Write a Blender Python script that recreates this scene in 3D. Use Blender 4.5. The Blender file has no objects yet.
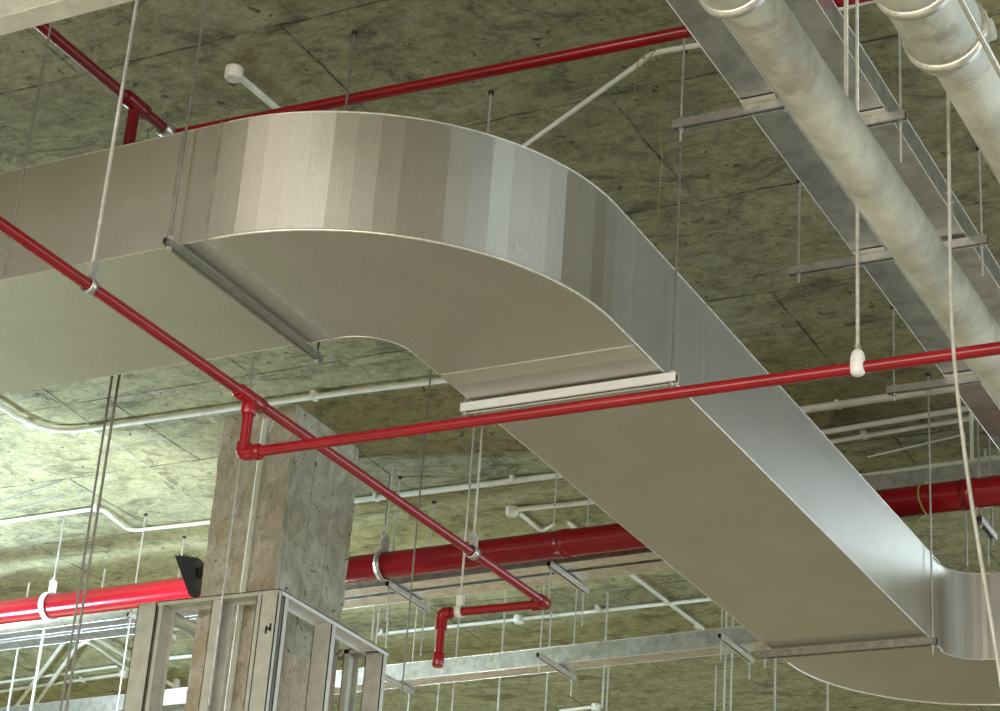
import bpy, bmesh, math, random
from mathutils import Vector
random.seed(7)
S = bpy.context.scene
COL = S.collection
PI = math.pi

# ------------------------------------------------------------------ camera
F = 2142.0; YAW = -0.50855; PIT = 0.434714; ROLL = 0.0757237
fw = Vector((math.sin(YAW)*math.cos(PIT), math.cos(YAW)*math.cos(PIT), math.sin(PIT)))
_r = Vector((math.cos(YAW), -math.sin(YAW), 0)); _u = _r.cross(fw)
RT = _r*math.cos(ROLL) + _u*math.sin(ROLL)
UP = -_r*math.sin(ROLL) + _u*math.cos(ROLL)
cd = bpy.data.cameras.new('camera'); cam = bpy.data.objects.new('camera', cd); COL.objects.link(cam)
from mathutils import Matrix
cam.matrix_world = Matrix(((RT.x, UP.x, -fw.x, 0), (RT.y, UP.y, -fw.y, 0), (RT.z, UP.z, -fw.z, 0), (0, 0, 0, 1)))
cd.sensor_fit = 'HORIZONTAL'; cd.sensor_width = 36; cd.lens = F*36/1000; cd.clip_end = 200; cd.clip_start = 0.1
S.camera = cam
FLOOR = -1.6; CZ = 5.7      # heights are measured from the eye level

# ------------------------------------------------------------------ materials
def nt(name):
    m = bpy.data.materials.new(name); m.use_nodes = True
    n = m.node_tree; b = n.nodes['Principled BSDF']
    return m, n, b
def coords(n, scale=(1, 1, 1), kind='Object'):
    t = n.nodes.new('ShaderNodeTexCoord'); mp = n.nodes.new('ShaderNodeMapping')
    mp.inputs['Scale'].default_value = scale
    n.links.new(t.outputs[kind], mp.inputs['Vector']); return mp.outputs['Vector']
def noise(n, vec, scale, detail=5, rough=.6, dist=0):
    x = n.nodes.new('ShaderNodeTexNoise'); x.inputs['Scale'].default_value = scale
    x.inputs['Detail'].default_value = detail; x.inputs['Roughness'].default_value = rough
    x.inputs['Distortion'].default_value = dist
    n.links.new(vec, x.inputs['Vector']); return x.outputs['Fac']
def ramp(n, fac, stops):
    r = n.nodes.new('ShaderNodeValToRGB'); e = r.color_ramp.elements
    while len(e) < len(stops): e.new(0.5)
    for i, (p, c) in enumerate(stops):
        e[i].position = p; e[i].color = (c, c, c, 1) if isinstance(c, (int, float)) else (*c, 1)
    n.links.new(fac, r.inputs['Fac']); return r.outputs['Color']
def mix(n, fac, a, b, mode='MIX'):
    m = n.nodes.new('ShaderNodeMix'); m.data_type = 'RGBA'; m.blend_type = mode
    for s, v in ((m.inputs[0], fac), (m.inputs[6], a), (m.inputs[7], b)):
        if isinstance(v, (int, float)): s.default_value = v
        elif isinstance(v, tuple): s.default_value = (*v, 1)
        else: n.links.new(v, s)
    return m.outputs[2]
def math_n(n, op, a, b=0.0):
    m = n.nodes.new('ShaderNodeMath'); m.operation = op
    for s, v in ((m.inputs[0], a), (m.inputs[1], b)):
        if isinstance(v, (int, float)): s.default_value = v
        else: n.links.new(v, s)
    return m.outputs[0]
def bump(n, b, h, strength=.3, dist=.01):
    x = n.nodes.new('ShaderNodeBump'); x.inputs['Strength'].default_value = strength
    x.inputs['Distance'].default_value = dist
    n.links.new(h, x.inputs['Height']); n.links.new(x.outputs['Normal'], b.inputs['Normal'])

def mat_ceiling():
    m, n, b = nt('board_marked_concrete')
    v = coords(n)
    big = noise(n, v, .9, 6, .62, .6)
    fine = noise(n, v, 26, 6, .75)
    base = mix(n, ramp(n, big, [(.32, 0.0), (.68, 1.0)]), (.42, .395, .198), (.565, .535, .30))
    base = mix(n, .75, base, ramp(n, fine, [(.3, .62), (.6, 1.0)]), 'MULTIPLY')
    # board grain running along the formwork sheets
    vg = coords(n, (1.2, 16, 1))
    grain = noise(n, vg, 3.0, 6, .7, .8)
    base = mix(n, .4, base, ramp(n, grain, [(.34, .5), (.52, 1.0)]), 'MULTIPLY')
    crk = noise(n, coords(n, (1.3, 5, 1)), 2.6, 8, .8, 2.2)
    base = mix(n, ramp(n, crk, [(.488, 0.0), (.5, .75), (.512, 0.0)]), base, (.08, .07, .035))
    mot = noise(n, v, 7, 8, .8, .6)
    base = mix(n, .8, base, ramp(n, mot, [(.38, .5), (.56, 1.0)]), 'MULTIPLY')
    # patches of dark stain
    st = noise(n, coords(n, (.8, 1.5, 1)), 2.1, 9, .78, .9)
    base = mix(n, ramp(n, st, [(.525, 0.0), (.61, .72)]), base, (.10, .088, .04))
    sp = noise(n, v, 15, 3, .6, .5)
    base = mix(n, ramp(n, sp, [(.655, 0.0), (.70, .85)]), base, (.05, .046, .024))
    pale = noise(n, coords(n, (.6, 1.3, 1)), 2.3, 6, .7, 1.0)
    base = mix(n, ramp(n, pale, [(.56, 0.0), (.68, .4)]), base, (.52, .51, .38))
    # dark specks strung along the seams
    # formwork seams
    t = n.nodes.new('ShaderNodeTexCoord'); mp = n.nodes.new('ShaderNodeMapping')
    mp.inputs['Location'].default_value = (1.62, -0.22, 0)
    n.links.new(t.outputs['Object'], mp.inputs['Vector'])
    wob = n.nodes.new('ShaderNodeTexNoise'); wob.inputs['Scale'].default_value = 2.5; wob.inputs['Detail'].default_value = 4
    n.links.new(t.outputs['Object'], wob.inputs['Vector'])
    ad = n.nodes.new('ShaderNodeVectorMath'); ad.operation = 'MULTIPLY_ADD'
    n.links.new(wob.outputs['Color'], ad.inputs[0]); ad.inputs[1].default_value = (.05, .05, 0); n.links.new(mp.outputs[0], ad.inputs[2])
    br = n.nodes.new('ShaderNodeTexBrick'); br.offset = .5; br.inputs['Scale'].default_value = 1
    br.inputs['Brick Width'].default_value = 2.41; br.inputs['Row Height'].default_value = 1.14
    br.inputs['Mortar Size'].default_value = .009; br.inputs['Mortar Smooth'].default_value = .3
    br.inputs['Color1'].default_value = (.86, .86, .86, 1); br.inputs['Color2'].default_value = (1, 1, 1, 1); br.inputs['Mortar'].default_value = (.8, .8, .8, 1)
    n.links.new(ad.outputs[0], br.inputs['Vector'])
    base = mix(n, .55, base, br.outputs['Color'], 'MULTIPLY')
    brk = ramp(n, noise(n, v, 3.0, 6, .8), [(.42, .1), (.56, 1.0)])
    seam = math_n(n, 'MULTIPLY', br.outputs['Fac'], brk)
    seam = math_n(n, 'MULTIPLY', seam, .95)
    base = mix(n, seam, base, (.06, .055, .028))
    n.links.new(base, b.inputs['Base Color']); b.inputs['Roughness'].default_value = .9
    h = math_n(n, 'SUBTRACT', fine, seam)
    h2 = math_n(n, 'ADD', h, math_n(n, 'MULTIPLY', grain, .8))
    bump(n, b, h2, .5, .02)
    return m
def mat_column():
    m, n, b = nt('rough_column_concrete')
    v = coords(n)
    a = noise(n, v, 9, 7, .7, .4); c = noise(n, coords(n, (1, 1, .45)), 38, 5, .7, .8)
    base = mix(n, ramp(n, a, [(.35, 0.), (.65, 1.)]), (.52, .43, .31), (.74, .64, .49))
    base = mix(n, .8, base, ramp(n, c, [(.35, .72), (.6, 1.)]), 'MULTIPLY')
    pit = noise(n, v, 30, 3, .6, .3)
    base = mix(n, ramp(n, pit, [(.66, 0.), (.70, .8)]), base, (.06, .05, .035))
    # smooth grey cast face on the right side above the frame, worn off lower down
    g = n.nodes.new('ShaderNodeNewGeometry'); sx = n.nodes.new('ShaderNodeSeparateXYZ'); n.links.new(g.outputs['Normal'], sx.inputs[0])
    t = n.nodes.new('ShaderNodeTexCoord'); sp = n.nodes.new('ShaderNodeSeparateXYZ'); n.links.new(t.outputs['Object'], sp.inputs[0])
    wob = math_n(n, 'MULTIPLY', noise(n, v, 6, 5, .7), .25)
    zz = math_n(n, 'ADD', sp.outputs['Z'], wob)
    msk = math_n(n, 'MULTIPLY', math_n(n, 'GREATER_THAN', sx.outputs['X'], .5), math_n(n, 'GREATER_THAN', zz, 4.18))
    grey = mix(n, ramp(n, noise(n, v, 5, 6, .7, .8), [(.38, 0.), (.62, 1.)]), (.42, .40, .29), (.66, .64, .53))
    grey = mix(n, ramp(n, noise(n, v, 17, 3, .6, .5), [(.63, 0.), (.67, .85)]), grey, (.1, .09, .06))
    # vertical form seam lines
    yy = math_n(n, 'FRACT', math_n(n, 'MULTIPLY', sp.outputs['Y'], 4.0))
    ln = math_n(n, 'LESS_THAN', yy, .03)
    grey = mix(n, math_n(n, 'MULTIPLY', ln, .5), grey, (.12, .11, .08))
    base = mix(n, msk, base, grey)
    n.links.new(base, b.inputs['Base Color']); b.inputs['Roughness'].default_value = .92
    bump(n, b, math_n(n, 'ADD', a, c), .7, .02)
    return m
def mat_floor():
    m, n, b = nt('floor_concrete'); v = coords(n)
    n.links.new(mix(n, noise(n, v, .6, 5), (.30, .28, .22), (.42, .40, .32)), b.inputs['Base Color'])
    b.inputs['Roughness'].default_value = .8; return m
def mat_duct(name, tint=(.62, .605, .56), isl=False, rough=.34):
    m, n, b = nt(name)
    v = coords(n)
    cloud = noise(n, v, 2.2, 6, .6, .5)
    weave = noise(n, coords(n, (3, 3, 40)), 18, 3, .6)
    weave2 = noise(n, coords(n, (60, 60, 2)), 6, 3, .6)
    base = mix(n, ramp(n, cloud, [(.3, .0), (.7, 1.)]), tuple(x*.95 for x in tint), tuple(min(1, x*1.03) for x in tint))
    w = mix(n, .5, weave, weave2)
    base = mix(n, .5, base, ramp(n, w, [(.35, .72), (.6, 1.)]), 'MULTIPLY')
    r0 = ramp(n, noise(n, v, 5, 6, .65, .6), [(.3, rough), (.7, rough+.05)])
    if isl:
        g = n.nodes.new('ShaderNodeNewGeometry'); rr = g.outputs['Random Per Island']
        base = mix(n, .9, base, ramp(n, rr, [(0, (.84, .81, .78)), (.5, (.93, .91, .88)), (1, (1.0, 1.0, 1.0))]), 'MULTIPLY')
        r0 = math_n(n, 'ADD', r0, math_n(n, 'MULTIPLY', rr, .08))
    n.links.new(base, b.inputs['Base Color']); n.links.new(r0, b.inputs['Roughness'])
    b.inputs['Metallic'].default_value = .88
    bump(n, b, math_n(n, 'ADD', w, math_n(n, 'MULTIPLY', cloud, .3)), .2, .01)
    return m
def mat_metal(name, col, rough=.35, metal=.9, var=.15, sc=14):
    m, n, b = nt(name); v = coords(n)
    f = noise(n, v, sc, 5, .65)
    n.links.new(mix(n, ramp(n, f, [(.35, 0.), (.65, 1.)]), tuple(c*(1-var) for c in col), tuple(min(1, c*(1+var)) for c in col)), b.inputs['Base Color'])
    b.inputs['Metallic'].default_value = metal; b.inputs['Roughness'].default_value = rough
    bump(n, b, f, .08, .005)
    return m
def mat_paint(name, col, rough=.3, var=.12, sc=10, coat=0.0, spots=None):
    m, n, b = nt(name); v = coords(n)
    f = noise(n, v, sc, 5, .65)
    c = mix(n, ramp(n, f, [(.35, 0.), (.65, 1.)]), tuple(c*(1-var) for c in col), tuple(min(1, c*(1+var)) for c in col))
    if spots: c = mix(n, ramp(n, noise(n, v, sc*.6, 7, .7, .8), [(.56, 0.), (.66, .75)]), c, spots)
    n.links.new(c, b.inputs['Base Color'])
    b.inputs['Roughness'].default_value = rough; b.inputs['Coat Weight'].default_value = coat
    bump(n, b, f, .06, .005)
    return m
M = dict(
    ceil=mat_ceiling(), col=mat_column(), floor=mat_floor(),
    duct=mat_duct('galvanised_duct_sheet'),
    gore=mat_duct('galvanised_duct_gores', isl=True, rough=.26),
    edge=mat_metal('folded_sheet_edge', (.75, .73, .66), .35, .7, .15, 40),
    foil=mat_metal('crinkled_foil', (.92, .88, .84), .35, .35, .10, 30),
    tape=mat_metal('foil_seam_tape', (.70, .68, .61), .42, .85, .05, 6),
    galv=mat_metal('galvanised_steel', (.60, .60, .57), .33, .9, .2, 16),
    tray=mat_metal('galvanised_tray_sheet', (.50, .50, .49), .36, .9, .22, 7),
    strut=mat_metal('strut_channel_zinc', (.66, .65, .62), .32, .85, .15, 20),
    dark=mat_metal('dark_steel_and_slot_shade', (.05, .05, .048), .5, .5, .3, 20),
    slot=mat_metal('slot_shade_grey', (.16, .16, .15), .5, .6, .3, 20),
    rod=mat_metal('zinc_threaded_rod', (.62, .60, .54), .45, .55, .15, 30),
    rodd=mat_metal('dull_threaded_rod', (.26, .25, .21), .5, .6, .2, 30),
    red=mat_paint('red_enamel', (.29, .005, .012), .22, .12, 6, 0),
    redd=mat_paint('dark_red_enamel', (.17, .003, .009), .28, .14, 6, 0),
    conduit=mat_paint('white_plastic_conduit', (.80, .79, .67), .45, .1, 8),
    lit_white=mat_paint('lit_white_finish', (.85, .85, .82), .35, .03),  # white finish; puts bright light into the duct strut and pear clamp
    wire=mat_paint('white_wire', (.6, .6, .5), .5),
    grey=mat_paint('galvanised_pipe', (.60, .61, .54), .58, .26, 4, 0, (.36, .30, .24)),
    yellow=mat_paint('yellow_tie_wire', (.30, .28, .06), .5),
    trk=mat_metal('lit_zinc_track', (.9, .9, .92), .4, .15, .05, 10),  # paler than the other tracks; light on the flange put into the colour
    stud=mat_metal('grey_steel_stud', (.66, .65, .58), .5, .2, .12, 10),
    black=mat_paint('matt_black_housing', (.012, .011, .011), .5),
)
M['grey'].node_tree.nodes['Principled BSDF'].inputs['Metallic'].default_value = 0

# ------------------------------------------------------------------ mesh builders
class MB:
    def __init__(s): s.v = []; s.f = []; s.sm = []
    def add(s, vs, fs, smooth=False):
        k = len(s.v); s.v += [tuple(x) for x in vs]; s.f += [tuple(i+k for i in f) for f in fs]; s.sm += [smooth]*len(fs); return s
    def box(s, x0, x1, y0, y1, z0, z1):
        return s.add([(x0, y0, z0), (x1, y0, z0), (x1, y1, z0), (x0, y1, z0), (x0, y0, z1), (x1, y0, z1), (x1, y1, z1), (x0, y1, z1)],
                     [(0, 3, 2, 1), (4, 5, 6, 7), (0, 1, 5, 4), (1, 2, 6, 5), (2, 3, 7, 6), (3, 0, 4, 7)])
    def prism(s, prof, a, b):       # closed profile of (vector) points swept from a to b offset
        a = Vector(a); b = Vector(b); n = len(prof)
        vs = [Vector(p)+a for p in prof] + [Vector(p)+b for p in prof]
        fs = [(i, (i+1) % n, (i+1) % n+n, i+n) for i in range(n)] + [tuple(range(n))[::-1], tuple(range(n, 2*n))]
        return s.add(vs, fs)
    def tube(s, pts, r, seg=14, caps=True, radii=None):
        pts = [Vector(p) for p in pts]; N = len(pts); rings = []
        t0 = (pts[1]-pts[0]).normalized()
        ref = Vector((0, 0, 1)) if abs(t0.z) < .9 else Vector((1, 0, 0))
        u = t0.cross(ref).normalized()
        for i, p in enumerate(pts):
            if i == 0: t = t0
            elif i == N-1: t = (pts[i]-pts[i-1]).normalized()
            else:
                t = ((pts[i]-pts[i-1]).normalized() + (pts[i+1]-pts[i]).normalized())
                t = t.normalized() if t.length > 1e-6 else t0
            u = (u - t*u.dot(t)).normalized(); w = t.cross(u)
            rr = radii[i] if radii else r
            rings.append([p + (u*math.cos(2*PI*k/seg) + w*math.sin(2*PI*k/seg))*rr for k in range(seg)])
        vs = [x for ring in rings for x in ring]; fs = []
        for i in range(N-1):
            for k in range(seg):
                fs.append((i*seg+k, i*seg+(k+1) % seg, (i+1)*seg+(k+1) % seg, (i+1)*seg+k))
        s.add(vs, fs, True)
        if caps:
            s.add(rings[0], [tuple(range(seg))[::-1]]); s.add(rings[-1], [tuple(range(seg))])
        return s
    def band(s, c, axis, ri, ro, w, seg=28):     # flat ring strap round an axis
        c = Vector(c); ax = Vector(axis).normalized(); ref = Vector((0, 0, 1)) if abs(ax.z) < .9 else Vector((1, 0, 0))
        u = ax.cross(ref).normalized(); v = ax.cross(u); vs = []; fs = []
        for k in range(seg):
            d = u*math.cos(2*PI*k/seg) + v*math.sin(2*PI*k/seg)
            vs += [c+d*ri-ax*w/2, c+d*ro-ax*w/2, c+d*ro+ax*w/2, c+d*ri+ax*w/2]
        for k in range(seg):
            a = 4*k; b = 4*((k+1) % seg)
            for q in range(4): fs.append((a+q, a+(q+1) % 4, b+(q+1) % 4, b+q))
        return s.add(vs, fs, True)
    def build(s, name, mat, parent=None):
        me = bpy.data.meshes.new(name); me.from_pydata(s.v, [], s.f); me.update()
        bm = bmesh.new(); bm.from_mesh(me); bmesh.ops.recalc_face_normals(bm, faces=bm.faces); bm.to_mesh(me); bm.free()
        for p, q in zip(me.polygons, s.sm): p.use_smooth = q
        me.materials.append(mat)
        o = bpy.data.objects.new(name, me); COL.objects.link(o)
        if parent is not None:
            o.parent = parent; o.matrix_parent_inverse = Matrix.Translation(-Vector(parent.location))
        return o
def fillet(pts, r, n=6):
    pts = [Vector(p) for p in pts]; out = [pts[0]]
    for i in range(1, len(pts)-1):
        a = (pts[i-1]-pts[i]); b = (pts[i+1]-pts[i]); d = min(r, a.length*.45, b.length*.45)
        p0 = pts[i]+a.normalized()*d; p1 = pts[i]+b.normalized()*d
        for k in range(n+1):
            t = k/n; out.append(p0*(1-t)**2 + pts[i]*2*t*(1-t) + p1*t*t)
    out.append(pts[-1]); return out
def thing(name, label, cat, loc=(0, 0, 0), group=None):
    o = bpy.data.objects.new(name, None); COL.objects.link(o); o.location = loc; o.empty_display_size = .1
    o['label'] = label; o['category'] = cat
    if group: o['group'] = group
    return o
def tag(o, label, cat, group=None):
    o['label'] = label; o['category'] = cat
    if group: o['group'] = group
    return o
def struct(o): o['kind'] = 'structure'; return o

# ------------------------------------------------------------------ setting
struct(MB().box(-26, 14, -8, 30, CZ, CZ+.1).build('ceiling', M['ceil']))
struct(MB().box(-26, 14, -8, 30, FLOOR-.3, FLOOR).build('floor', M['floor']))
struct(MB().box(-26.2, -26, -8, 30, FLOOR, CZ).build('wall_left', M['floor']))
struct(MB().box(-26, 14, 30, 30.2, FLOOR, CZ).build('wall_back', M['floor']))

# column
CX0, CX1, CY0, CY1 = -8.235, -7.65, 10.96, 11.80
ct = MB()
nx, ny, nz = 10, 14, 60
def colpt(u, z):   # walk the outline, slightly uneven
    per = [(CX0, CY0), (CX1, CY0), (CX1, CY1), (CX0, CY1)]
    k = int(u) % 4; t = u-int(u); a = per[k]; b = per[(k+1) % 4]
    j = .006
    return (a[0]*(1-t)+b[0]*t + random.uniform(-j, j), a[1]*(1-t)+b[1]*t + random.uniform(-j, j), z)
rows = [[colpt(i/8, FLOOR + (CZ-FLOOR)*r/nz) for i in range(32)] for r in range(nz+1)]
vs = [p for row in rows for p in row]; fs = []
for r in range(nz):
    for i in range(32): fs.append((r*32+i, r*32+(i+1) % 32, (r+1)*32+(i+1) % 32, (r+1)*32+i))
ct.add(vs, fs); ct.add(rows[0], [tuple(range(32))]); ct.add(rows[-1], [tuple(range(32))])
tag(ct.build('concrete_column', M['col']), 'rough brown concrete column rising to the ceiling inside the steel stud frame', 'column')

# ------------------------------------------------------------------ main air duct
DZ0, DZ1 = 4.0, 4.55
duct = thing('air_duct', 'large galvanised rectangular air duct with a sweeping curved bend, under the concrete ceiling', 'duct', (-4.07, 8, DZ0))
def rect_run(mb, x0, x1, y0, y1, skip=()):
    v = [(x0, y0, DZ0), (x1, y0, DZ0), (x1, y1, DZ0), (x0, y1, DZ0), (x0, y0, DZ1), (x1, y0, DZ1), (x1, y1, DZ1), (x0, y1, DZ1)]
    f = {'b': (0, 3, 2, 1), 't': (4, 5, 6, 7), 'n': (0, 1, 5, 4), 'e': (1, 2, 6, 5), 's': (2, 3, 7, 6), 'w': (3, 0, 4, 7)}
    mb.add(v, [f[k] for k in f if k not in skip])
e1c = (-4.79, 7.36); e1ro = 1.215; e1ri = .235
m = MB(); rect_run(m, -13, e1c[0], e1c[1]-e1ro, e1c[1]-e1ri); m.build('duct_section', M['duct'], duct)
m = MB(); rect_run(m, e1c[0]+e1ri, e1c[0]+e1ro, e1c[1], 11.90); m.build('duct_section', M['duct'], duct)
e2c = (-3.335, 12.12); e2ri = .25; e2ro = 1.22
m = MB(); rect_run(m, e2c[0]-e2ro, e2c[0]-e2ri, 11.90, e2c[1]); m.build('duct_section', M['duct'], duct)
m = MB(); rect_run(m, e2c[0], 3.0, e2c[1]+e2ri, e2c[1]+e2ro); m.build('duct_section', M['duct'], duct)
def arcpts(c, r, a0, a1, n): return [(c[0]+r*math.cos(a0+(a1-a0)*i/n), c[1]+r*math.sin(a0+(a1-a0)*i/n)) for i in range(n+1)]
def elbow(c, ri, ro, a0, a1, nm, n):
    po = arcpts(c, ro, a0, a1, n); pi_ = arcpts(c, ri, a0, a1, n)
    m = MB()
    for z in (DZ0, DZ1):
        vs = [(x, y, z) for x, y in po] + [(x, y, z) for x, y in pi_]
        m.add(vs, [(i, i+1, n+2+i, n+1+i) for i in range(n)])
    body = m.build(nm, M['duct'], duct)
    for pts in (po, pi_):                       # cheek sheets, rolled in flat gores
        g = MB()
        for i in range(n):
            a, b = pts[i], pts[i+1]
            g.add([(a[0], a[1], DZ0), (b[0], b[1], DZ0), (b[0], b[1], DZ1), (a[0], a[1], DZ1)], [(0, 1, 2, 3)])
        g.build('cheek_sheet', M['gore'], duct)
    e = MB()
    for pts, rr in ((po, .007), (pi_, .003)):
        for z in (DZ0, DZ1):
            e.tube([(x, y, z) for x, y in pts], rr if z == DZ0 else .004, 6)
    e.build('edge_seam', M['edge'], duct)
elbow(e1c, e1ri, e1ro, -PI/2, 0, 'duct_elbow', 20)
elbow(e2c, e2ri, e2ro, PI, PI/2, 'duct_elbow', 14)
e = MB()                                          # folded long edges
for (x, y, ax) in ((0, e1c[1]-e1ro, 'A'), (0, e1c[1]-e1ri, 'A'), (e1c[0]+e1ri, 0, 'B'), (e1c[0]+e1ro, 0, 'B')):
    for z in (DZ0, DZ1):
        if ax == 'A': e.tube([(-13, y, z), (e1c[0], y, z)], .002, 6)
        else: e.tube([(x, e1c[1], z), (x, e2c[1], z)], (.006 if z == DZ0 else .003) if x > -4 else .0015, 6)
for y in (e2c[1]+e2ri, e2c[1]+e2ro): e.tube([(e2c[0], y, DZ0), (3, y, DZ0)], .006, 6)
e.build('edge_seam', M['edge'], duct)
def collar_x(x, w=.02, t=.006):   # joint flange round an X run
    m = MB(); y0, y1 = e1c[1]-e1ro, e1c[1]-e1ri
    m.box(x, x+w, y0-t, y0, DZ0-t, DZ1+t); m.box(x, x+w, y1, y1+t, DZ0-t, DZ1+t); m.box(x, x+w, y0, y1, DZ0-t, DZ0); m.box(x, x+w, y0, y1, DZ1, DZ1+t)
    return m
def collar_y(y, x0, x1, w=.02, t=.006):
    m = MB()
    m.box(x0-t, x0, y, y+w, DZ0-t, DZ1+t); m.box(x1, x1+t, y, y+w, DZ0-t, DZ1+t); m.box(x0, x1, y, y+w, DZ0-t, DZ0); m.box(x0, x1, y, y+w, DZ1, DZ1+t)
    return m
bx0, bx1 = e1c[0]+e1ri, e1c[0]+e1ro
collar_x(-4.835, .012, .004).build('joint_seam', M['galv'], duct)
MB().box(bx1, bx1+.003, 7.55, 7.56, DZ0, DZ1).build('joint_seam', M['galv'], duct)
MB().box(bx0+.01, bx1-.01, 7.62, 7.74, DZ0-.003, DZ0).build('seam_tape', M['tape'], duct)
m = MB().box(bx1, bx1+.003, 8.36, 8.375, DZ0, DZ1); m.build('joint_seam', M['galv'], duct)
collar_y(11.93, bx0, bx1, .02, .006).build('joint_seam', M['galv'], duct)
collar_x(-4.79-.24, .006, .003).build('joint_seam', M['galv'], duct)

# small insulated duct crossing the upper left corner
m = thing('insulated_duct', 'foil-wrapped duct crossing the upper left corner, close overhead', 'duct', (-4.5, 4.3, 4.2))
MB().box(-9, -2.6, 3.9, 4.78, 4.22, 4.6).build('duct_body', M['duct'], m)
MB().box(-9, -2.6, 4.765, 4.86, 4.20, 4.215)  .box(-9, -2.6, 4.845, 4.86, 4.215, 4.5).build('flange', M['stud'], m)
fo = MB(); k = 60; vs = []
for i in range(k+1):
    x = -9+6.4*i/k
    for j in range(6):
        y = 4.42+.072*j
        vs.append((x, y+(random.uniform(-.012, .012) if j < 5 else random.uniform(-.02, .006)), 4.206+random.uniform(-.009, .004)))
fo.add(vs, [(i*6+j, i*6+j+1, (i+1)*6+j+1, (i+1)*6+j) for i in range(k) for j in range(5)], True)
fo.build('foil_tape', M['foil'], m)

# ------------------------------------------------------------------ hangers
def rod_mb(x, y, z0, z1, r=.006): return MB().tube([(x, y, z0), (x, y, z1)], r, 8)
def nut_mb(x, y, z, r=.014, h=.014):
    return MB().tube([(x, y, z-h/2), (x, y, z+h/2)], r, 6)
def strut_mb(a, b, w=.041, h=.041, t=.004, lip=.011):
    """U channel opening downward, swept from a to b at height of a (top face at z)"""
    a = Vector(a); b = Vector(b); d = (b-a).normalized(); s = Vector((-d.y, d.x, 0)); z = Vector((0, 0, 1)); hw = w/2
    p = [s*-hw, s*hw, s*hw-z*h, s*(hw-lip)-z*h, s*(hw-lip)-z*(h-t), s*(hw-t)-z*(h-t), s*(hw-t)-z*t, s*-(hw-t)-z*t, s*-(hw-t)-z*(h-t), s*-(hw-lip)-z*(h-t), s*-(hw-lip)-z*h, s*-hw-z*h]
    return MB().prism(p, a, b)
def trapeze(label, a, b, rods, group, tail=.05, sm='strut', rm='rod', top=CZ, w=.041, anchors=(), rr=.006, plate=None, slot='slot'):
    t = thing('trapeze_hanger', label, 'hanger', ((a[0]+b[0])/2, (a[1]+b[1])/2, a[2]), group)
    strut_mb(a, b, w, w).build('strut_channel', M[sm], t)
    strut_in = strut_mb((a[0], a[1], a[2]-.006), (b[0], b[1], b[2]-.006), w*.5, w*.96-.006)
    strut_in.build('slot_shade', M[slot], t)  # dark inner channel paints the shade inside the open slot
    for i, (x, y) in enumerate(rods):
        tl = tail[i] if isinstance(tail, (list, tuple)) else tail
        rd = rod_mb(x, y, a[2]-w-tl, top, rr).build('threaded_rod', M[rm[i] if isinstance(rm, list) else rm], t)
        nut_mb(x, y, a[2]-w-.010).build('nut', M['galv'], rd)
        nut_mb(x, y, a[2]+.008).build('nut', M['galv'], rd)
        MB().tube([(x, y, top-.016), (x, y, top)], .015, 10).build('ceiling_anchor', M['dark'], rd)
    if plate: MB().box(*plate).build('packing_plate', M['edge'], t)
    return t
G = 'strut hangers under the main duct'
trapeze('dull grey strut hanger under the left duct run beside the bend', (-4.955, 6.045, 3.985), (-4.955, 7.25, 3.985), ((-4.955, 6.075), (-4.955, 7.215)), G, .012, 'rodd', 'rodd', w=.027, slot='dark')
trapeze('bright white-lit strut hanger under the duct just past the bend, above the lower red pipe', (-4.60, 7.93, 3.989), (-3.515, 7.93, 3.989), ((-4.585, 7.93), (-3.54, 7.93)), G, .012, 'lit_white', ['rod', 'rodd'])  # white channel colour stands in for the light on its face
trapeze('strut hanger under the far end of the duct, at the lower right bend', (-4.62, 11.84, 3.985), (-3.52, 11.84, 3.985), ((-4.595, 11.84), (-3.545, 11.84)), G, .06, 'rodd', 'rod', slot='dark')

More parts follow.
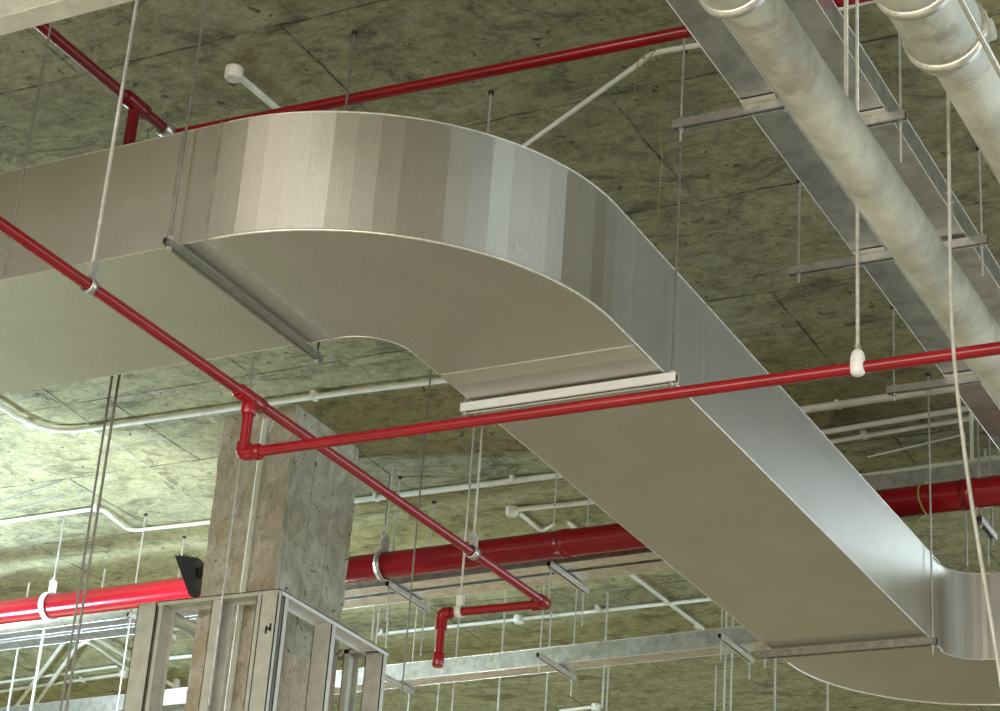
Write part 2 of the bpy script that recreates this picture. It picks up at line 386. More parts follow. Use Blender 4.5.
# ------------------------------------------------------------------ cable trays, upper right
def tray(label, axis, lo, hi, a, b, z0, h, t=.004, group=None, mat='tray', lip=.012, turn=0):
    """closed-bottom tray/trunking; lo..hi is its width, a..b its length"""
    p = [(lo, z0), (hi, z0), (hi, z0+h), (hi-lip, z0+h), (hi-lip, z0+h-t), (hi-t, z0+h-t), (hi-t, z0+t), (lo+t, z0+t), (lo+t, z0+h-t), (lo+lip, z0+h-t), (lo+lip, z0+h), (lo, z0+h)]
    th = thing('cable_tray', label, 'cable tray', ((lo+hi)/2 if axis == 'y' else a, a if axis == 'y' else (lo+hi)/2, z0), group)
    if axis == 'y': MB().prism([(x, 0, z) for x, z in p], (0, a, 0), (0, b, 0)).build('tray_body', M[mat], th)
    else: MB().prism([(0, y, z) for y, z in p], (a, 0, 0), (b, 0, 0)).build('tray_body', M[mat], th)
    e = MB()
    for q in (lo, hi):
        P0, P1 = ((q, a, z0), (q, b, z0)) if axis == 'y' else ((a, q, z0), (b, q, z0))
        e.tube([P0, P1], .003, 6)
        P0, P1 = ((q, a, z0+h), (q, b, z0+h)) if axis == 'y' else ((a, q, z0+h), (b, q, z0+h))
        e.tube([P0, P1], .003, 6)
    e.build('rolled_edge', M['edge'], th)
    for k in range(int(a)+1, int(b), 2):
        if axis == 'y': m = MB().box(hi, hi+.003, k-.08, k+.08, z0+.015, z0+h-.015)
        else: m = MB().box(k-.08, k+.08, lo-.003, lo, z0+.015, z0+h-.015)
        m.build('splice_plate', M['galv'], th)
        for s in (-.05, .05):
            if axis == 'y': q = MB().tube([(hi+.003, k+s, z0+h*.5), (hi+.010, k+s, z0+h*.5)], .006, 8)
            else: q = MB().tube([(k+s, lo-.003, z0+h*.5), (k+s, lo-.010, z0+h*.5)], .006, 8)
            q.build('bolt', M['edge'], th)
    if turn:
        c = Vector((-8, (lo+hi)/2, 0)); Rm = Matrix.Translation(c) @ Matrix.Rotation(turn, 4, 'Z') @ Matrix.Translation(-c)
        for o in [th]: o.matrix_world = Rm @ Matrix.Translation(th.location)
    return th
tray('wide galvanised cable tray running diagonally at upper right, left one of the pair', 'y', -3.155, -2.99, 4, 20, 5.20, .13, group='overhead cable trays')
tray('galvanised cable tray at upper right seen between the two grey pipes', 'y', -2.735, -2.575, 4, 20, 5.20, .13, group='overhead cable trays')
G = 'strut hangers under the upper right cable trays'
trapeze('strut hanger under the left cable tray, below and right of the yellow wire', (-3.50, 7.755, 5.186), (-2.93, 7.755, 5.186), ((-3.465, 7.755), (-2.955, 7.755)), G, [.07, .02], 'strut', 'rod', plate=(-3.155, -2.99, 7.70, 7.80, 5.187, 5.1955))
trapeze('short strut hanger under the right cable tray at top right, between the two grey pipes', (-2.80, 8.04, 5.186), (-2.49, 8.04, 5.186), ((-2.765, 8.04), (-2.515, 8.04)), G, [.02, .22], 'strut', 'rod', plate=(-2.735, -2.575, 7.99, 8.09, 5.187, 5.1955))
trapeze('long strut hanger under both cable trays, just above the white-clamped red pipe', (-3.51, 9.30, 5.186), (-2.47, 9.30, 5.186), ((-3.46, 9.30), (-2.50, 9.30)), G, [.05, .18], 'strut', 'rod', plate=(-3.155, -2.99, 9.25, 9.35, 5.187, 5.1955))
trapeze('lower strut hanger under the cable trays, just below the red pipe at right', (-3.50, 10.88, 5.186), (-2.42, 10.88, 5.186), ((-3.46, 10.88), (-2.46, 10.88)), G, [.05, .08], 'strut', 'rod', plate=(-3.155, -2.99, 10.83, 10.93, 5.187, 5.1955))

# ------------------------------------------------------------------ far trays running across
tray('galvanised cable trunking directly behind the big red main, nearer of the pair', 'x', 12.42, 12.545, -17, -5.0, 4.90, .12, group='far cable trunking', mat='galv', turn=-.045)
tray('galvanised cable trunking behind the big red main, farther of the pair', 'x', 12.605, 12.775, -17, -5.0, 4.90, .12, group='far cable trunking', mat='galv', turn=-.045)
tray('lowest far cable trunking, crossing below the short red tailpipe', 'x', 14.47, 14.65, -19, -4.8, 4.90, .14, group='far cable trunking', mat='galv', turn=-.06)
tray('cable trunking high above the big red main at the right picture edge', 'x', 12.80, 13.0, -4.6, 2, 5.36, .12, group='far cable trunking', mat='galv')
G = 'strut hangers under the far cable trunking'
def far_strut(label, x, y0=12.30, y1=12.90, tails=(.03, .10), z=4.893): 
    trapeze(label, (x, y0, z), (x, y1, z), ((x, y0+.04), (x, y1-.05)), G, list(tails), 'edge', 'rod', w=.038, slot='dark')
far_strut('small strut hanger under the trunking pair, just right of the grey ring hanger', -7.63, tails=(.25, .35))
far_strut('small strut hanger under the trunking pair, above the elbow of the short red tailpipe', -6.33, 12.25, 12.86, tails=(.22, .25))
far_strut('strut hanger under the trunking pair left of the stud frame', -9.95, 12.37, 12.98, tails=(.75, .35))
far_strut('strut hanger under the lowest trunking, right of the red tailpipe end', -7.33, 14.10, 14.76, (.12, .14))
far_strut('strut hanger under the lowest trunking, beside the duct\'s far left edge', -5.80, 14.02, 14.68, (.16, .14))
far_strut('strut hanger under the lowest trunking, touching the right stud of the frame', -8.82, 14.10, 14.78, (.12, .16))
trapeze('tiny strut hanger below the big red main at the right picture edge', (-3.37, 12.28, 4.895), (-3.37, 12.62, 4.895), ((-3.37, 12.31), (-3.37, 12.58)), G, [.03, .05], 'strut', 'rod')

# ------------------------------------------------------------------ red pipes
def pipe(name, mat, pts, r, parent, fil=.0, seg=18):
    return MB().tube(fillet(pts, fil) if fil else pts, r, seg).build(name, M[mat], parent)
def sleeve(name, mat, a, b, r, parent, seg=18):
    a = Vector(a); b = Vector(b); d = (b-a).normalized()*.006
    return MB().tube([a, a+d, b-d, b], r, seg, True, [r*.86, r, r, r*.86]).build(name, M[mat], parent)
R = .0228
# diagonal branch line with drop and tail
YX, YZ = -4.835, 3.5
rp = thing('sprinkler_pipe', 'thin red branch pipe running diagonally from the left edge to the short tailpipe', 'pipe', (YX, 6.56, YZ))
pipe('pipe_run', 'red', [(YX-.040, 3.0, YZ), (YX-.014, 6.58, YZ), (YX+.005, 9.33, YZ)], R, rp)
sleeve('tee_fitting', 'red', (YX-.02, 6.53, YZ), (YX-.02, 6.71, YZ), R*1.45, rp)
sleeve('tee_branch', 'red', (YX-.02, 6.62, YZ), (YX-.02, 6.62, YZ-.075), R*1.4, rp)
sleeve('elbow_fitting', 'red', (YX, 9.27, YZ), (YX, 9.36, YZ), R*1.45, rp)
pipe('elbow_fitting', 'red', [(YX+.01, 9.345, YZ), (YX-.07, 9.345, YZ)], R*1.42, rp)
pipe('tail_run', 'red', [(YX-.03, 9.345, YZ), (YX-.575, 9.345, YZ)], R, rp)
pipe('elbow_fitting', 'red', [(YX-.55, 9.345, YZ), (YX-.605, 9.345, YZ), (YX-.605, 9.345, YZ-.085)], R*1.4, rp, .06)
pipe('tail_drop', 'red', [(YX-.605, 9.345, YZ-.06), (YX-.605, 9.345, YZ-.275)], R*1.02, rp)
sleeve('end_collar', 'red', (YX-.605, 9.345, YZ-.215), (YX-.605, 9.345, YZ-.290), R*1.35, rp)
pipe('branch_drop', 'red', [(YX-.02, 6.62, YZ), (YX-.02, 6.62, 3.301)], R, rp)
XP = (6.622, 3.255)
rq = thing('sprinkler_pipe', 'thin red pipe running from the elbow at the column to the right edge', 'pipe', (YX, XP[0], XP[1]))
pipe('elbow_fitting', 'red', [(YX-.02, 6.62, 3.30), (YX-.02, 6.622, XP[1]), (YX+.055, 6.625, XP[1])], R*1.42, rq, .05)
sleeve('elbow_collar', 'red', (YX+.03, 6.625, XP[1]), (YX+.065, 6.625, XP[1]), R*1.5, rq)
pipe('pipe_run', 'red', [(YX-.02, 6.622, XP[1]), (2.5, 6.70, XP[1]+.022)], R, rq)
# upper red pipe above the duct
UZ = 5.375
ru = thing('sprinkler_pipe', 'red pipe near the ceiling passing behind the top of the duct bend', 'pipe', (-6.01, 7.18, UZ))
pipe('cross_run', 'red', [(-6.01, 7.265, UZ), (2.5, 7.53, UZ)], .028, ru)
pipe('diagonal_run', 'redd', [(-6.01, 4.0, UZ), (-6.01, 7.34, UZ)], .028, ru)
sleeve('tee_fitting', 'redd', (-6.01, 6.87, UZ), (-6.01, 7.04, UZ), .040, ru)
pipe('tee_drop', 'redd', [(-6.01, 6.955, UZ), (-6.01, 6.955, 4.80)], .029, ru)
sleeve('coupling', 'galv', (-6.01, 7.18, UZ), (-6.01, 7.26, UZ), .042, ru)
# big main
BY, BZ, BR = 12.15, 4.95, .094
def by(x): return 12.157-.026*(x+7.8)
rb = thing('fire_main', 'big red water main crossing low behind the column and the duct', 'pipe', (-8, BY, BZ))
pipe('main_run', 'red', [(-17, by(-17), BZ), (2, by(2), BZ)], BR, rb, seg=36)
for x in (-6.15, -3.36, -9.0):
    MB().band((x, by(x), BZ), (1, -.026, 0), BR-.01, BR+.004, .09, 36).build('coupling', M['red'], rb)
def main_ring(label, x, mat, top=CZ):
    BY = by(x)
    t = thing('pipe_hanger', label, 'hanger', (x, BY, BZ), 'ring hangers on the big red main')
    m = MB().band((x, BY, BZ), (1, 0, 0), BR+.010, BR+.017, .045, 40)
    m.build('ring_strap', M[mat], t)
    MB().box(x-.022, x+.022, BY-.02, BY+.02, BZ+BR+.01, BZ+BR+.11).build('swivel_yoke', M[mat], t)
    rd = rod_mb(x, BY, BZ+BR+.09, top, .007).build('threaded_rod', M['rod'], t)
    nut_mb(x, BY, BZ+BR+.12, .02, .02).build('nut', M['galv'], rd)
    return t
main_ring('pale ring hanger holding the brightly lit red main at far left', -10.60, 'lit_white')
main_ring('grey ring hanger on the big red main just right of the column', -7.58, 'galv')

def pipe_hanger(label, c, axis, r, mat, z1=CZ, wid=.03, drop=.0, rm='rod', rr=.0065, stretch=1.0):
    t = thing('pipe_hanger', label, 'hanger', c, 'ring hangers on the thin red pipes')
    x, y, z = c
    MB().band(c, axis, r+.002, r+.010, wid, 24).build('ring_clamp', M[mat], t)
    m = MB()
    if abs(axis[0]) > .5: m.box(x-wid/2, x+wid/2, y-.014, y+.014, z+r+.002, z+r+.065*stretch)
    else: m.box(x-.014, x+.014, y-wid/2, y+wid/2, z+r+.002, z+r+.065*stretch)
    m.build('clamp_yoke', M[mat], t)
    rd = rod_mb(x, y, z+r+.05, z1, rr).build('threaded_rod', M[rm], t)
    nut_mb(x, y, z+r+.07*stretch, .013, .014).build('nut', M['galv'], rd)
    return t
pipe_hanger('grey clamp hanger holding the diagonal red pipe in front of the left duct run', (YX-.022, 5.53, YZ), (0, 1, 0), R, 'galv', rr=.008, stretch=1.1)
pipe_hanger('clamp hanger on the diagonal red pipe in front of the big red main', (YX, 8.55, YZ), (0, 1, 0), R, 'galv', wid=.045)
pipe_hanger('pale strap hanger on the short red tailpipe', (YX-.50, 9.345, YZ), (1, 0, 0), R, 'conduit', wid=.035)
t = thing('pipe_hanger', 'bright white clamp hanger on the red pipe at right, below the grey pipe', 'hanger', (-2.245, 6.64, XP[1]), 'ring hangers on the thin red pipes')
z0 = XP[1]+.009
MB().tube([(-2.245, 6.642, z0+k) for k in (-.036, -.033, -.024, .0, .035, .055, .064, .066)], .02, 18, True, [.008, .018, .026, .0285, .0265, .021, .014, .007]).build('pear_clamp', M['lit_white'], t)
rd = rod_mb(-2.245, 6.642, z0+.05, CZ, .0075).build('threaded_rod', M['rod'], t)
nut_mb(-2.245, 6.642, z0+.078, .013, .014).build('nut', M['galv'], rd)
MB_ = None

# ------------------------------------------------------------------ grey pipes, upper right
def coupling(m, x, y0, y1, z, r):
    m.tube([(x, y0, z), (x, y0+.02, z), (x, y0+.045, z), (x, y1-.05, z), (x, y1, z)], r, 30, True, [r*.98, r*1.08, r, r*.97, r*.80]); return m
g1 = thing('steel_pipe', 'thick mottled grey pipe running diagonally at upper right, in front of the cable trays', 'pipe', (-2.02, 5, 3.7))
pipe('pipe_run', 'grey', [(-2.02, 3.0, 3.7), (-2.02, 13, 3.7)], .089, g1, seg=36)
coupling(MB(), -2.02, 4.50, 4.93, 3.7, .112).build('bell_coupling', M['grey'], g1)
MB().band((-2.02, 4.87, 3.7), (0, 1, 0), .09, .119, .03, 36).build('joint_ring', M['edge'], g1)
g2 = thing('steel_pipe', 'thick mottled grey pipe with flanged couplings in the upper right corner', 'pipe', (-1.53, 5, 3.7))
pipe('pipe_run', 'grey', [(-1.53, 3.0, 3.7), (-1.53, 13, 3.7)], .087, g2, seg=36)
coupling(MB(), -1.53, 4.70, 5.46, 3.7, .122).build('bell_coupling', M['grey'], g2)
for y in (5.05, 5.35): MB().band((-1.53, y, 3.7), (0, 1, 0), .115, .132, .035, 36).build('joint_ring', M['edge'], g2)
sleeve('side_boss', 'grey', (-1.44, 5.40, 3.71), (-1.395, 5.40, 3.715), .035, g2)
t = MB().tube([(-1.36, 3.5, 3.5), (-1.36, 9, 3.5)], .010, 10).build('thin_tube', M['edge']); tag(t, 'thin shiny tube right of the grey pipes in the upper right corner', 'tube')
def rod_thing(label, x, y, z0, z1=CZ, r=.006, mat='rod', group=None, bend=None, name='hanger_rod'):
    if bend: m = MB().tube([(x, y, z1)] + bend, r, 8)
    else: m = rod_mb(x, y, z0, z1, r)
    return tag(m.build(name, M[mat]), label, 'rod', group)
t = thing('pipe_hanger', 'ring hanger of the left thick grey pipe at the top picture edge', 'hanger', (-2.02, 5.86, 3.7), 'ring hangers on the grey pipes')
MB().box(-2.045, -1.995, 5.845, 5.875, 3.78, 3.805).build('rod_saddle', M['grey'], t)
rod_mb(-2.02, 5.86, 3.79, CZ, .0085).build('threaded_rod', M['rod'], t)
t = thing('pipe_hanger', 'hanger of the right thick grey pipe, its dull rod beside the thin shiny tube', 'hanger', (-1.53, 6.1, 3.7), 'ring hangers on the grey pipes')
MB().box(-1.555, -1.505, 6.085, 6.115, 3.78, 3.805).build('rod_saddle', M['grey'], t)
rod_mb(-1.53, 6.1, 3.78, CZ, .008).build('threaded_rod', M['rod'], t)

# ------------------------------------------------------------------ ray helper: a pixel on a plane of the place
def ray(px, py): return fw + RT*((px-500)/F) - UP*((py-355.5)/F)
def atz(px, py, z=5.672): d = ray(px, py); return d*(z/d.z)
def aty(px, py, y): d = ray(px, py); return d*(y/d.y)

# ------------------------------------------------------------------ stud frame round the column
FT = 4.24
fr = thing('stud_frame', 'grey steel stud frame boxed round the foot of the concrete column', 'frame', (-7.9, 11.3, FLOOR))
FX0, FX1, FY0, FY1 = -8.45, -7.36, 10.60, 11.96
def chan(mb, x0, x1, y0, y1, z0, z1, open_, t=.006):
    """C section; open_ names the missing side"""
    if open_ != '-x': mb.box(x0, x0+t, y0, y1, z0, z1)
    if open_ != '+x': mb.box(x1-t, x1, y0, y1, z0, z1)
    if open_ != '-y': mb.box(x0, x1, y0, y0+t, z0, z1)
    if open_ != '+y': mb.box(x0, x1, y1-t, y1, z0, z1)
    return mb
def track(x0, x1, y0, y1):
    m = MB().box(x0, x1, y0, y1, FT-.006, FT)
    if x1-x0 > y1-y0: m.box(x0, x1, y0, y0+.005, FT-.030, FT); m.box(x0, x1, y1-.005, y1, FT-.030, FT)
    else: m.box(x0, x0+.005, y0, y1, FT-.030, FT); m.box(x1-.005, x1, y0, y1, FT-.030, FT)
    return m
D = .14
track(FX0+.16, FX1, FY0-.006, FY0+D).build('top_track', M['stud'], fr)
track(FX1-D, FX1+.006, FY0+.03, FY1).build('top_track', M['trk'], fr)
track(FX0, FX1, FY1-D, FY1).build('top_track', M['stud'], fr)
track(FX0, FX0+D, FY0, FY1).build('top_track', M['stud'], fr)
zt = FT-.008
for (x0, x1, op) in ((-8.45, -8.30, '+y'), (-8.285, -8.25, '+x'), (-7.865, -7.80, '+x'), (-7.525, -7.49, '+x')):
    chan(MB(), x0, x1, FY0, FY0+D, FLOOR, zt, op).build('stud', M['stud'], fr)
chan(MB(), -7.485, FX1, FY0-.004, FY0+.03, FLOOR, FT+.002, '+y').build('corner_stud', M['stud'], fr)
for (y0, y1) in ((FY0+.07, FY0+.115), (11.24, 11.29), (11.905, 11.955)):
    chan(MB(), FX1-D, FX1, y0, y1, FLOOR, zt, '+y').build('stud', M['stud'], fr)
for (x0, x1) in ((-7.62, -7.58), (-8.0, -7.96), (-8.42, -8.38)):
    chan(MB(), x0, x1, FY1-D, FY1, FLOOR, zt, '+x').build('stud', M['stud'], fr)
chan(MB(), FX0, FX0+D, 11.24, 11.28, FLOOR, zt, '-y').build('stud', M['stud'], fr)
MB().box(-7.43, -7.415, FY0-.006, FY0-.0035, 3.95, 4.0).box(-7.40, -7.385, FY0-.006, FY0-.0035, 3.965, 4.015).box(-7.42, -7.395, FY0-.006, FY0-.0035, 3.975, 3.988).build('punched_mark', M['dark'], fr)
# conduit running down the column
t = MB().tube(fillet([(-7.86, 10.925, 5.60), (-7.925, 10.925, FLOOR)], .05), .021, 14).build('conduit', M['conduit'])
tag(t, 'pale vertical conduit running down the front of the concrete column', 'conduit')

# ------------------------------------------------------------------ floodlight on the column
fl = thing('floodlight', 'black floodlight fixed to the left side of the column at the red main', 'floodlight', (-8.4, 11.1, 4.6))
P = [(-8.585, 0, 4.755), (-8.40, 0, 4.715), (-8.385, 0, 4.50), (-8.42, 0, 4.455)]
MB().prism(P, (0, 11.08, 0), (0, 11.17, 0)).build('housing', M['black'], fl)
f = MB()
for k in range(5): f.box(-8.56+.035*k, -8.552+.035*k, 11.09, 11.16, 4.74-.008*k, 4.762-.008*k)
f.build('cooling_fin', M['black'], fl)
MB().box(-8.39, -8.235, 11.10, 11.15, 4.60, 4.66).box(-8.25, -8.235, 11.05, 11.19, 4.55, 4.71).build('bracket', M['black'], fl)
m, n, b = nt('floodlight_glass'); b.inputs['Emission Color'].default_value = (.9, 1, .85, 1); b.inputs['Emission Strength'].default_value = 6
MB().prism([(-8.570, 0, 4.742), (-8.417, 0, 4.468), (-8.421, 0, 4.466), (-8.576, 0, 4.740)], (0, 11.10, 0), (0, 11.175, 0)).build('lens', m, fl)

# ------------------------------------------------------------------ conduits on the slab
def conduit(label, pts, r=.014, fil=.12, clips=(), boxes=(), extra=(), z=5.672, mat='conduit', group='white conduits on the ceiling', name='conduit'):
    P = [atz(*p, z) if len(p) == 2 else Vector(p) for p in pts]
    t = thing(name, label, 'conduit', tuple(P[0]), group)
    MB().tube(fillet(P, fil), r, 12).build('conduit_run', M[mat], t)
    for e in extra: MB().tube(fillet([atz(*p, z) for p in e], fil*.6), r*.85, 12).build('side_branch', M[mat], t)
    for c in clips:
        q = atz(*c, z); MB().box(q.x-.014, q.x+.014, q.y-.034, q.y+.034, q.z-.018, CZ-.002).build('saddle_clip', M['conduit'], t)
    for c in boxes:
        q = atz(*c, z); MB().tube([(q.x, q.y, CZ-.002), (q.x, q.y, CZ-.055), (q.x, q.y, CZ-.065)], .05, 20, True, [.046, .046, .038]).build('junction_box', M['conduit'], t)
    return t
conduit('long white conduit crossing the ceiling in front of the column top, bent at left', [(-40, 380), (45, 435), (340, 393), (520, 371)], .019, .35, z=5.66, clips=[(28, 424), (96, 431), (314, 397)])
conduit('brightly lit white conduit with a kink, ending at the left of the column', [(-20, 525), (100, 508), (130, 531), (230, 520)], .016, .10, clips=[(96, 509)])
conduit('white conduit from the column to the duct underside, behind the diagonal red pipe', [(350, 501), (640, 465)], .022, clips=[(513, 480), (376, 498)])
conduit('short white conduit with round box and forked end above the big red main', [(513, 510), (640, 497)], .018, boxes=[(512, 511)], extra=[[(519, 513), (541, 531), (554, 524)], [(567, 522), (577, 530)]])
conduit('thin far conduit with round box between red tailpipe and big main', [(378, 634), (730, 597)], .016, boxes=[(519, 619)], clips=[(598, 609), (383, 633)])
conduit('bright slanting conduit piece beside the duct above the lowest trunking', [(629, 573), (703, 629)], .016, clips=[(697, 626)])
conduit('thickest white conduit right of the duct, just below the right-hand red pipe', [(780, 413), (965, 386)], .026, clips=[(838, 405), (932, 391)])
conduit('second white conduit right of the duct, ending in a vertical drop', [(800, 436), (969, 408)], .019, .08)
rod_thing('pale vertical drop below the end of the second conduit right of the duct', *atz(971, 411)[:2], 5.32, 5.68, .013, 'conduit', name='conduit_drop')
conduit('third white conduit right of the duct, with a small clip', [(810, 445), (979, 417)], .016, clips=[(864, 435)])
conduit('white conduit right of the duct, just above the big red main', [(840, 479), (1060, 449)], .018)
conduit('short faint conduit right of the duct touching the big red main', [(850, 488), (927, 477)], .014)
conduit('thin pale wire-like conduit below the third conduit right of the duct', [(868, 457), (962, 435)], .007)
conduit('short white conduit with round box, above the duct left of the bend', [(234, 72), (300, 128)], .018, boxes=[(234, 73)])
conduit('thin white conduit slanting from the top of the bend to the upper right cable trays', [(510, 156), (640, 63), (652, 53), (704, 44), (885, -3)], .013, .05)
conduit('upper one of two parallel conduits left of the stud frame', [(-20, 685), (118, 666)], .014)
conduit('conduit with round box left of the stud frame', [(-20, 694), (122, 674)], .016, boxes=[(124, 674)], clips=[(82, 680)])
conduit('bright bent conduit left of the stud frame, rising from the bottom edge to a bend', [(20, 725), (76, 648), (86, 641), (96, 646), (205, 722)], .020, .12, z=5.63)
conduit('bright straight conduit crossing the bottom left corner', [(0, 727), (66, 640)], .020, z=5.63)
conduit('slanting conduit left of the stud frame, behind its left stud', [(97, 638), (215, 712)], .020, clips=[(176, 686)], z=5.63)
conduit('short far conduit seen through the stud frame opening', [(150, 660), (200, 655)], .018)
conduit('white far conduit at the bottom edge with round end box', [(560, 711), (600, 706)], .018, boxes=[(596, 707)])
conduit('thin white wire stapled along the ceiling left of the column', [(40, 388), (225, 523)], .003, mat='wire', z=5.693)
for i, (a, b) in enumerate((((-10, 505), (62, 481)), ((-10, 519), (64, 495)))):
    t = MB().tube([atz(*a, 5.69), atz(*b, 5.69)], .006, 6).build('cable', M['rodd'])
    tag(t, ['upper thin dark cable on the brightly lit ceiling at far left', 'lower thin dark cable on the brightly lit ceiling at far left'][i], 'cable')

# ------------------------------------------------------------------ loose hanging rods
def px_rod(label, top, bot, y, mat='rod', r=.006, to_ceiling=False, z1=None):
    a = aty(*top, y); b = aty(*bot, y); x = (a.x+b.x)/2
    return rod_thing(label, x, y, b.z, CZ if to_ceiling else (z1 or a.z), r, mat, 'hanging rods')
GR = 'hanging rods'
a = aty(118, 384, 7.5); b = aty(78, 690, 7.5)
tag(MB().tube([(a.x+.03, 7.5, CZ), (a.x, 7.5, a.z), (b.x-.05, 7.5, b.z-.3)], .007, 8).build('hanger_rod', M['rodd']), 'dark hanging rod left of the column, right one of the crossing two', 'rod', GR)
a = aty(111, 384, 7.62); b = aty(64, 690, 7.62)
tag(MB().tube([(a.x-.02, 7.62, CZ), (a.x, 7.62, a.z), (b.x+.0, 7.62, b.z-.3)], .006, 8).build('hanger_rod', M['rodd']), 'dark hanging rod left of the column, left one of the crossing two', 'rod', GR)
px_rod('thin pale rod hanging in front of the column and stud frame', (257, 358), (205, 705), 8.6, 'rod', .005, True)
px_rod('thin dull rod on the ceiling left of the round box, above the left duct run', (177, 25), (165, 122), 8.0, 'rodd', .005, True)
px_rod('dull rod crossing the left duct run at the left picture edge', (50, 40), (2, 275), 5.9, 'rodd', .0055, True)
C = 15.4
px_rod('long thin dark rod crossing the big main and both trunkings right of the column', (424, 440), (401, 709), 9.8, 'rodd', .005, True)
px_rod('pale rod right of the column passing behind the lowest trunking, left of the red tail', (462, 592), (451, 711), 15.0, 'rod', .008, True)
px_rod('short pale rod below the lowest trunking, left of the red tail end', (440, 684), (436, 711), 15.6, 'rod', .007, True)
px_rod('pale rod left of the red elbow end, running down to the bottom edge', (507, 590), (497, 711), 14.85, 'rod', .009, True)
px_rod('pale rod at the bottom edge below the bright strut hanger', (548, 672), (545, 711), 15.4, 'rod', .008, True)
px_rod('pale rod between tailpipe and duct, starting at the ceiling', (608, 598), (602, 708), 15.1, 'rod', .009, True)
px_rod('thinner pale rod beside the round end box at the bottom edge', (608, 688), (606, 715), 17.0, 'rod', .008, True)
px_rod('thick pale rod under the duct left edge, reaching the bottom edge', (728, 617), (722, 715), 14.9, 'rod', .009, True)
px_rod('second pale rod under the duct left edge, close right of the thick one', (734, 630), (729, 715), 15.0, 'rod', .008, True)
px_rod('faint short rod left of the two rods under the duct left edge', (716, 674), (715, 715), 17.2, 'rod', .008, True)
px_rod('pale rod below the duct\'s far strut hanger at the bottom edge', (775, 658), (775, 715), 15.6, 'rod', .009, True)
px_rod('pale rod below the far duct bend', (828, 680), (827, 715), 15.6, 'rod', .009, True)
px_rod('pale rod on the right, ending on the far duct behind the slanting wire', (965, 505), (967, 566), 13.0, 'rod', .009, True)
px_rod('pale rod at the right edge ending on the far duct', (987, 517), (988, 566), 13.1, 'rod', .008, True)
px_rod('pale rod right of the column crossing the left strut hanger of the trunking pair', (381, 575), (369, 640), 13.3, 'rod', .007, True)
px_rod('pale rod just left of the big trunking hanger, right of the column', (393, 585), (384, 648), 13.4, 'rod', .007, True)
px_rod('faint rod hanging over the red main from the ceiling, right of the ring hanger', (389, 478), (386, 524), 12.3, 'rodd', .006, True)
px_rod('thin pale rod at far left left of the pale ring hanger', (32, 578), (6, 711), 13.5, 'wire', .010, True)
px_rod('bright pale rod under the pale ring hanger at far left', (46, 622), (30, 711), 12.2, 'wire', .011, False, 4.75)
px_rod('short pale rod on the ceiling left of the black floodlight', (106, 566), (101, 592), 13.4, 'wire', .008, True)
px_rod('small rod stub below the third conduit at right', (965, 428), (964, 452), 12.8, 'rod', .008, False)
# slanting wire at right
w = [(-1.9, 5.9), ]
a = aty(948, 85, 5.9); b = aty(951, 335, 5.9); c = aty(966, 470, 5.9); d = aty(1000, 675, 5.9)
tag(MB().tube(fillet([Vector((a.x, 5.9, CZ-.0)), a, b, c, d, aty(1012, 760, 5.9)], .2), .0062, 8).build('hanging_wire', M['rod']), 'long loose grey wire hanging down the right side over pipes, slanting at its lower end', 'wire')
# yellow tie wires
def curl(c, n=26, r=.10, h=.0):
    return [Vector((c.x+r*math.cos(i*.9)*(.5+.5*math.sin(i*.37)), c.y+r*.4*math.sin(i*.7), c.z-.012*i*h+r*.6*math.sin(i*.9))) for i in range(n)]
q = aty(645, 62, 7.85)
cw = [aty(*p, 7.83) for p in [(660, 44), (648, 60), (640, 55), (636, 72), (634, 92), (640, 101), (650, 96), (653, 82), (648, 66), (642, 58), (650, 46)]]
cw2 = [aty(*p, 7.83) for p in [(648, 62), (655, 60), (665, 75), (666, 90), (661, 110), (659, 135), (663, 160), (660, 180), (658, 215)]]
yw = thing('tie_wire', 'tangled yellow tie wire hanging on the white conduit above the duct bend', 'wire', tuple(q))
MB().tube(fillet(cw, .03, 4), .0024, 6).build('wire_loop', M['yellow'], yw)
MB().tube(fillet(cw2, .05, 4), .0020, 6).build('wire_end', M['yellow'], yw)
wx = aty(924, 492, 12.03).x; wy = by(wx)
p = [Vector((wx+.012*math.sin(k*.5), wy-(BR+.013)*math.sin(-1.2+k*.28), BZ+(BR+.013)*math.cos(-1.2+k*.28))) for k in range(16)]
p += [Vector((wx-.02, wy-.06, BZ-BR-.05)), Vector((wx-.06, wy-.07, BZ-BR-.10))]
tag(MB().tube(p, .007, 6).build('tie_wire', M['yellow']), 'short yellow tie wire looped over the big red main at right', 'wire')

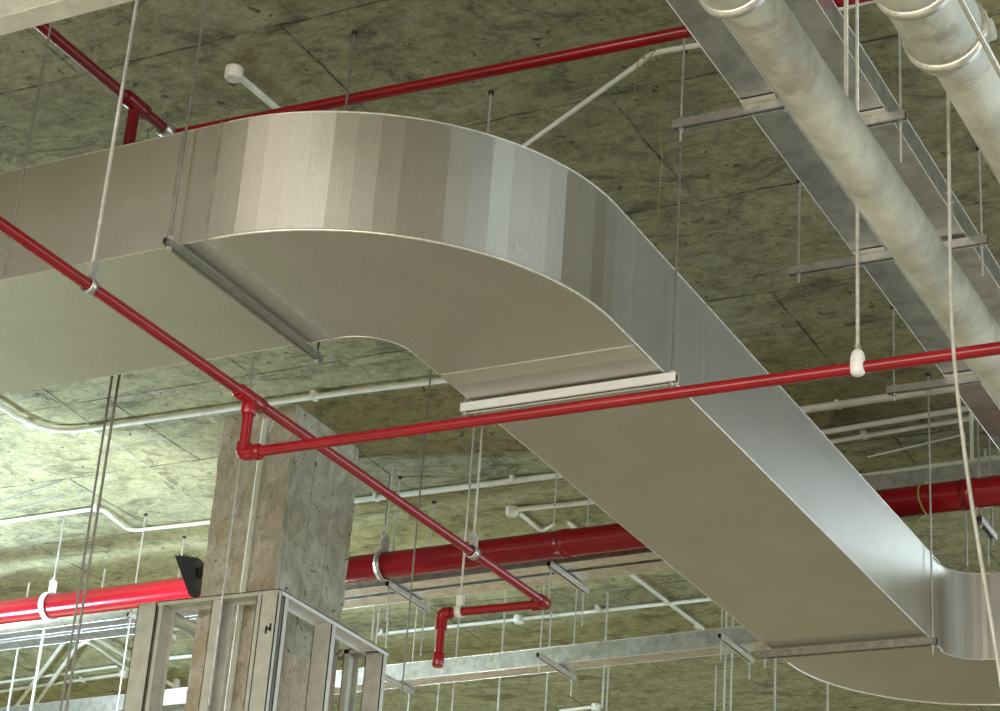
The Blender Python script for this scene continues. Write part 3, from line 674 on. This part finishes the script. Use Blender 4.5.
# ------------------------------------------------------------------ light
def area(name, loc, target, size, power, col, sy=None):
    l = bpy.data.lights.new(name, 'AREA'); l.energy = power; l.color = col
    if sy: l.shape = 'RECTANGLE'; l.size = size; l.size_y = sy
    else: l.size = size
    o = bpy.data.objects.new(name, l); COL.objects.link(o); o.location = loc
    o.rotation_euler = (Vector(target)-Vector(loc)).to_track_quat('-Z', 'Y').to_euler(); return o
area('floodlight_lamp', (-8.64, 11.12, 4.58), (-12.5, 13.2, 3.7), .2, 90, (.80, .92, 1))
area('work_light_left', (-12.9, 10.6, 2.9), (-12.2, 11.5, 5.7), .5, 560, (.60, .80, 1))
area('main_top_fill', (-13.2, 11.2, 5.3), (-8.5, 12.05, 4.95), .3, 130, (.76, .88, 1))  # added unseen lamp to whiten the top of the red main
area('work_light_behind_column', (-9.0, 13.3, 3.6), (-8.9, 14.6, 5.0), .3, 40, (.88, 1, .84))
area('bend_highlight_front', (-4.8, 3.4, 5.5), (-4.7, 6.1, 3.9), .22, 13, (1, .93, .86), .3)  # added out of view for a highlight on the bend's gores
area('bend_highlight_right', (-.7, 6.6, 5.35), (-3.2, 6.9, 3.6), .7, 10, (.74, .9, 1), .6)  # unseen lamp added for the bluish highlight on the bend
area('duct_highlight_far', (-1.2, 15.6, 5.3), (-3.6, 11.5, 4.2), 2.4, 75, (.76, .92, 1), .8)  # unseen lamp added for sheen on the far duct side
area('daylight_opening', (13.5, 11, 2.2), (0, 11, 2.6), 26, 1200, (.76, .90, 1), 6)
area('duct_side_fill', (6.5, 24, 2.6), (-3.6, 9.5, 4.2), 9, 700, (.72, .86, 1), 5)  # added bluish fill to brighten the duct's right side, no opening here
area('fill_behind_viewer', (-3, -7, 1.6), (-5, 8, 3.6), 14, 1350, (1, .92, .80), 5)  # added warm fill for the faces turned to the camera
for i, (x, y, p, c) in enumerate(((-8, 4, 230, (1, .96, .78)), (-2, 3, 150, (1, .95, .8)), (-2, 13, 150, (1, .95, .8)), (-9, 24, 185, (1, .88, .58)), (-16, 26.5, 360, (1, .80, .58)), (-16.5, 15.5, 800, (.86, 1, .82)))):
    area('floor_bounce_fill', (x, y, 0.6), (x, y, -1.6), 2.5, p, c)  # added unseen fills: floor bounce and reflections in the undersides
w = bpy.data.worlds.new('world'); S.world = w; w.use_nodes = True
w.node_tree.nodes['Background'].inputs[0].default_value = (.85, .87, .78, 1)
w.node_tree.nodes['Background'].inputs[1].default_value = .9
vs_ = S.view_settings
vs_.view_transform = 'Standard'; vs_.look = 'None'; vs_.gamma = 1; vs_.use_curve_mapping = False; vs_.exposure = -0.08
S.cycles.max_bounces = 8; S.cycles.diffuse_bounces = 4; S.cycles.caustics_reflective = False; S.cycles.sample_clamp_indirect = 3; S.cycles.use_denoising = True; S.cycles.use_adaptive_sampling = False
S.cycles.blur_glossy = .5
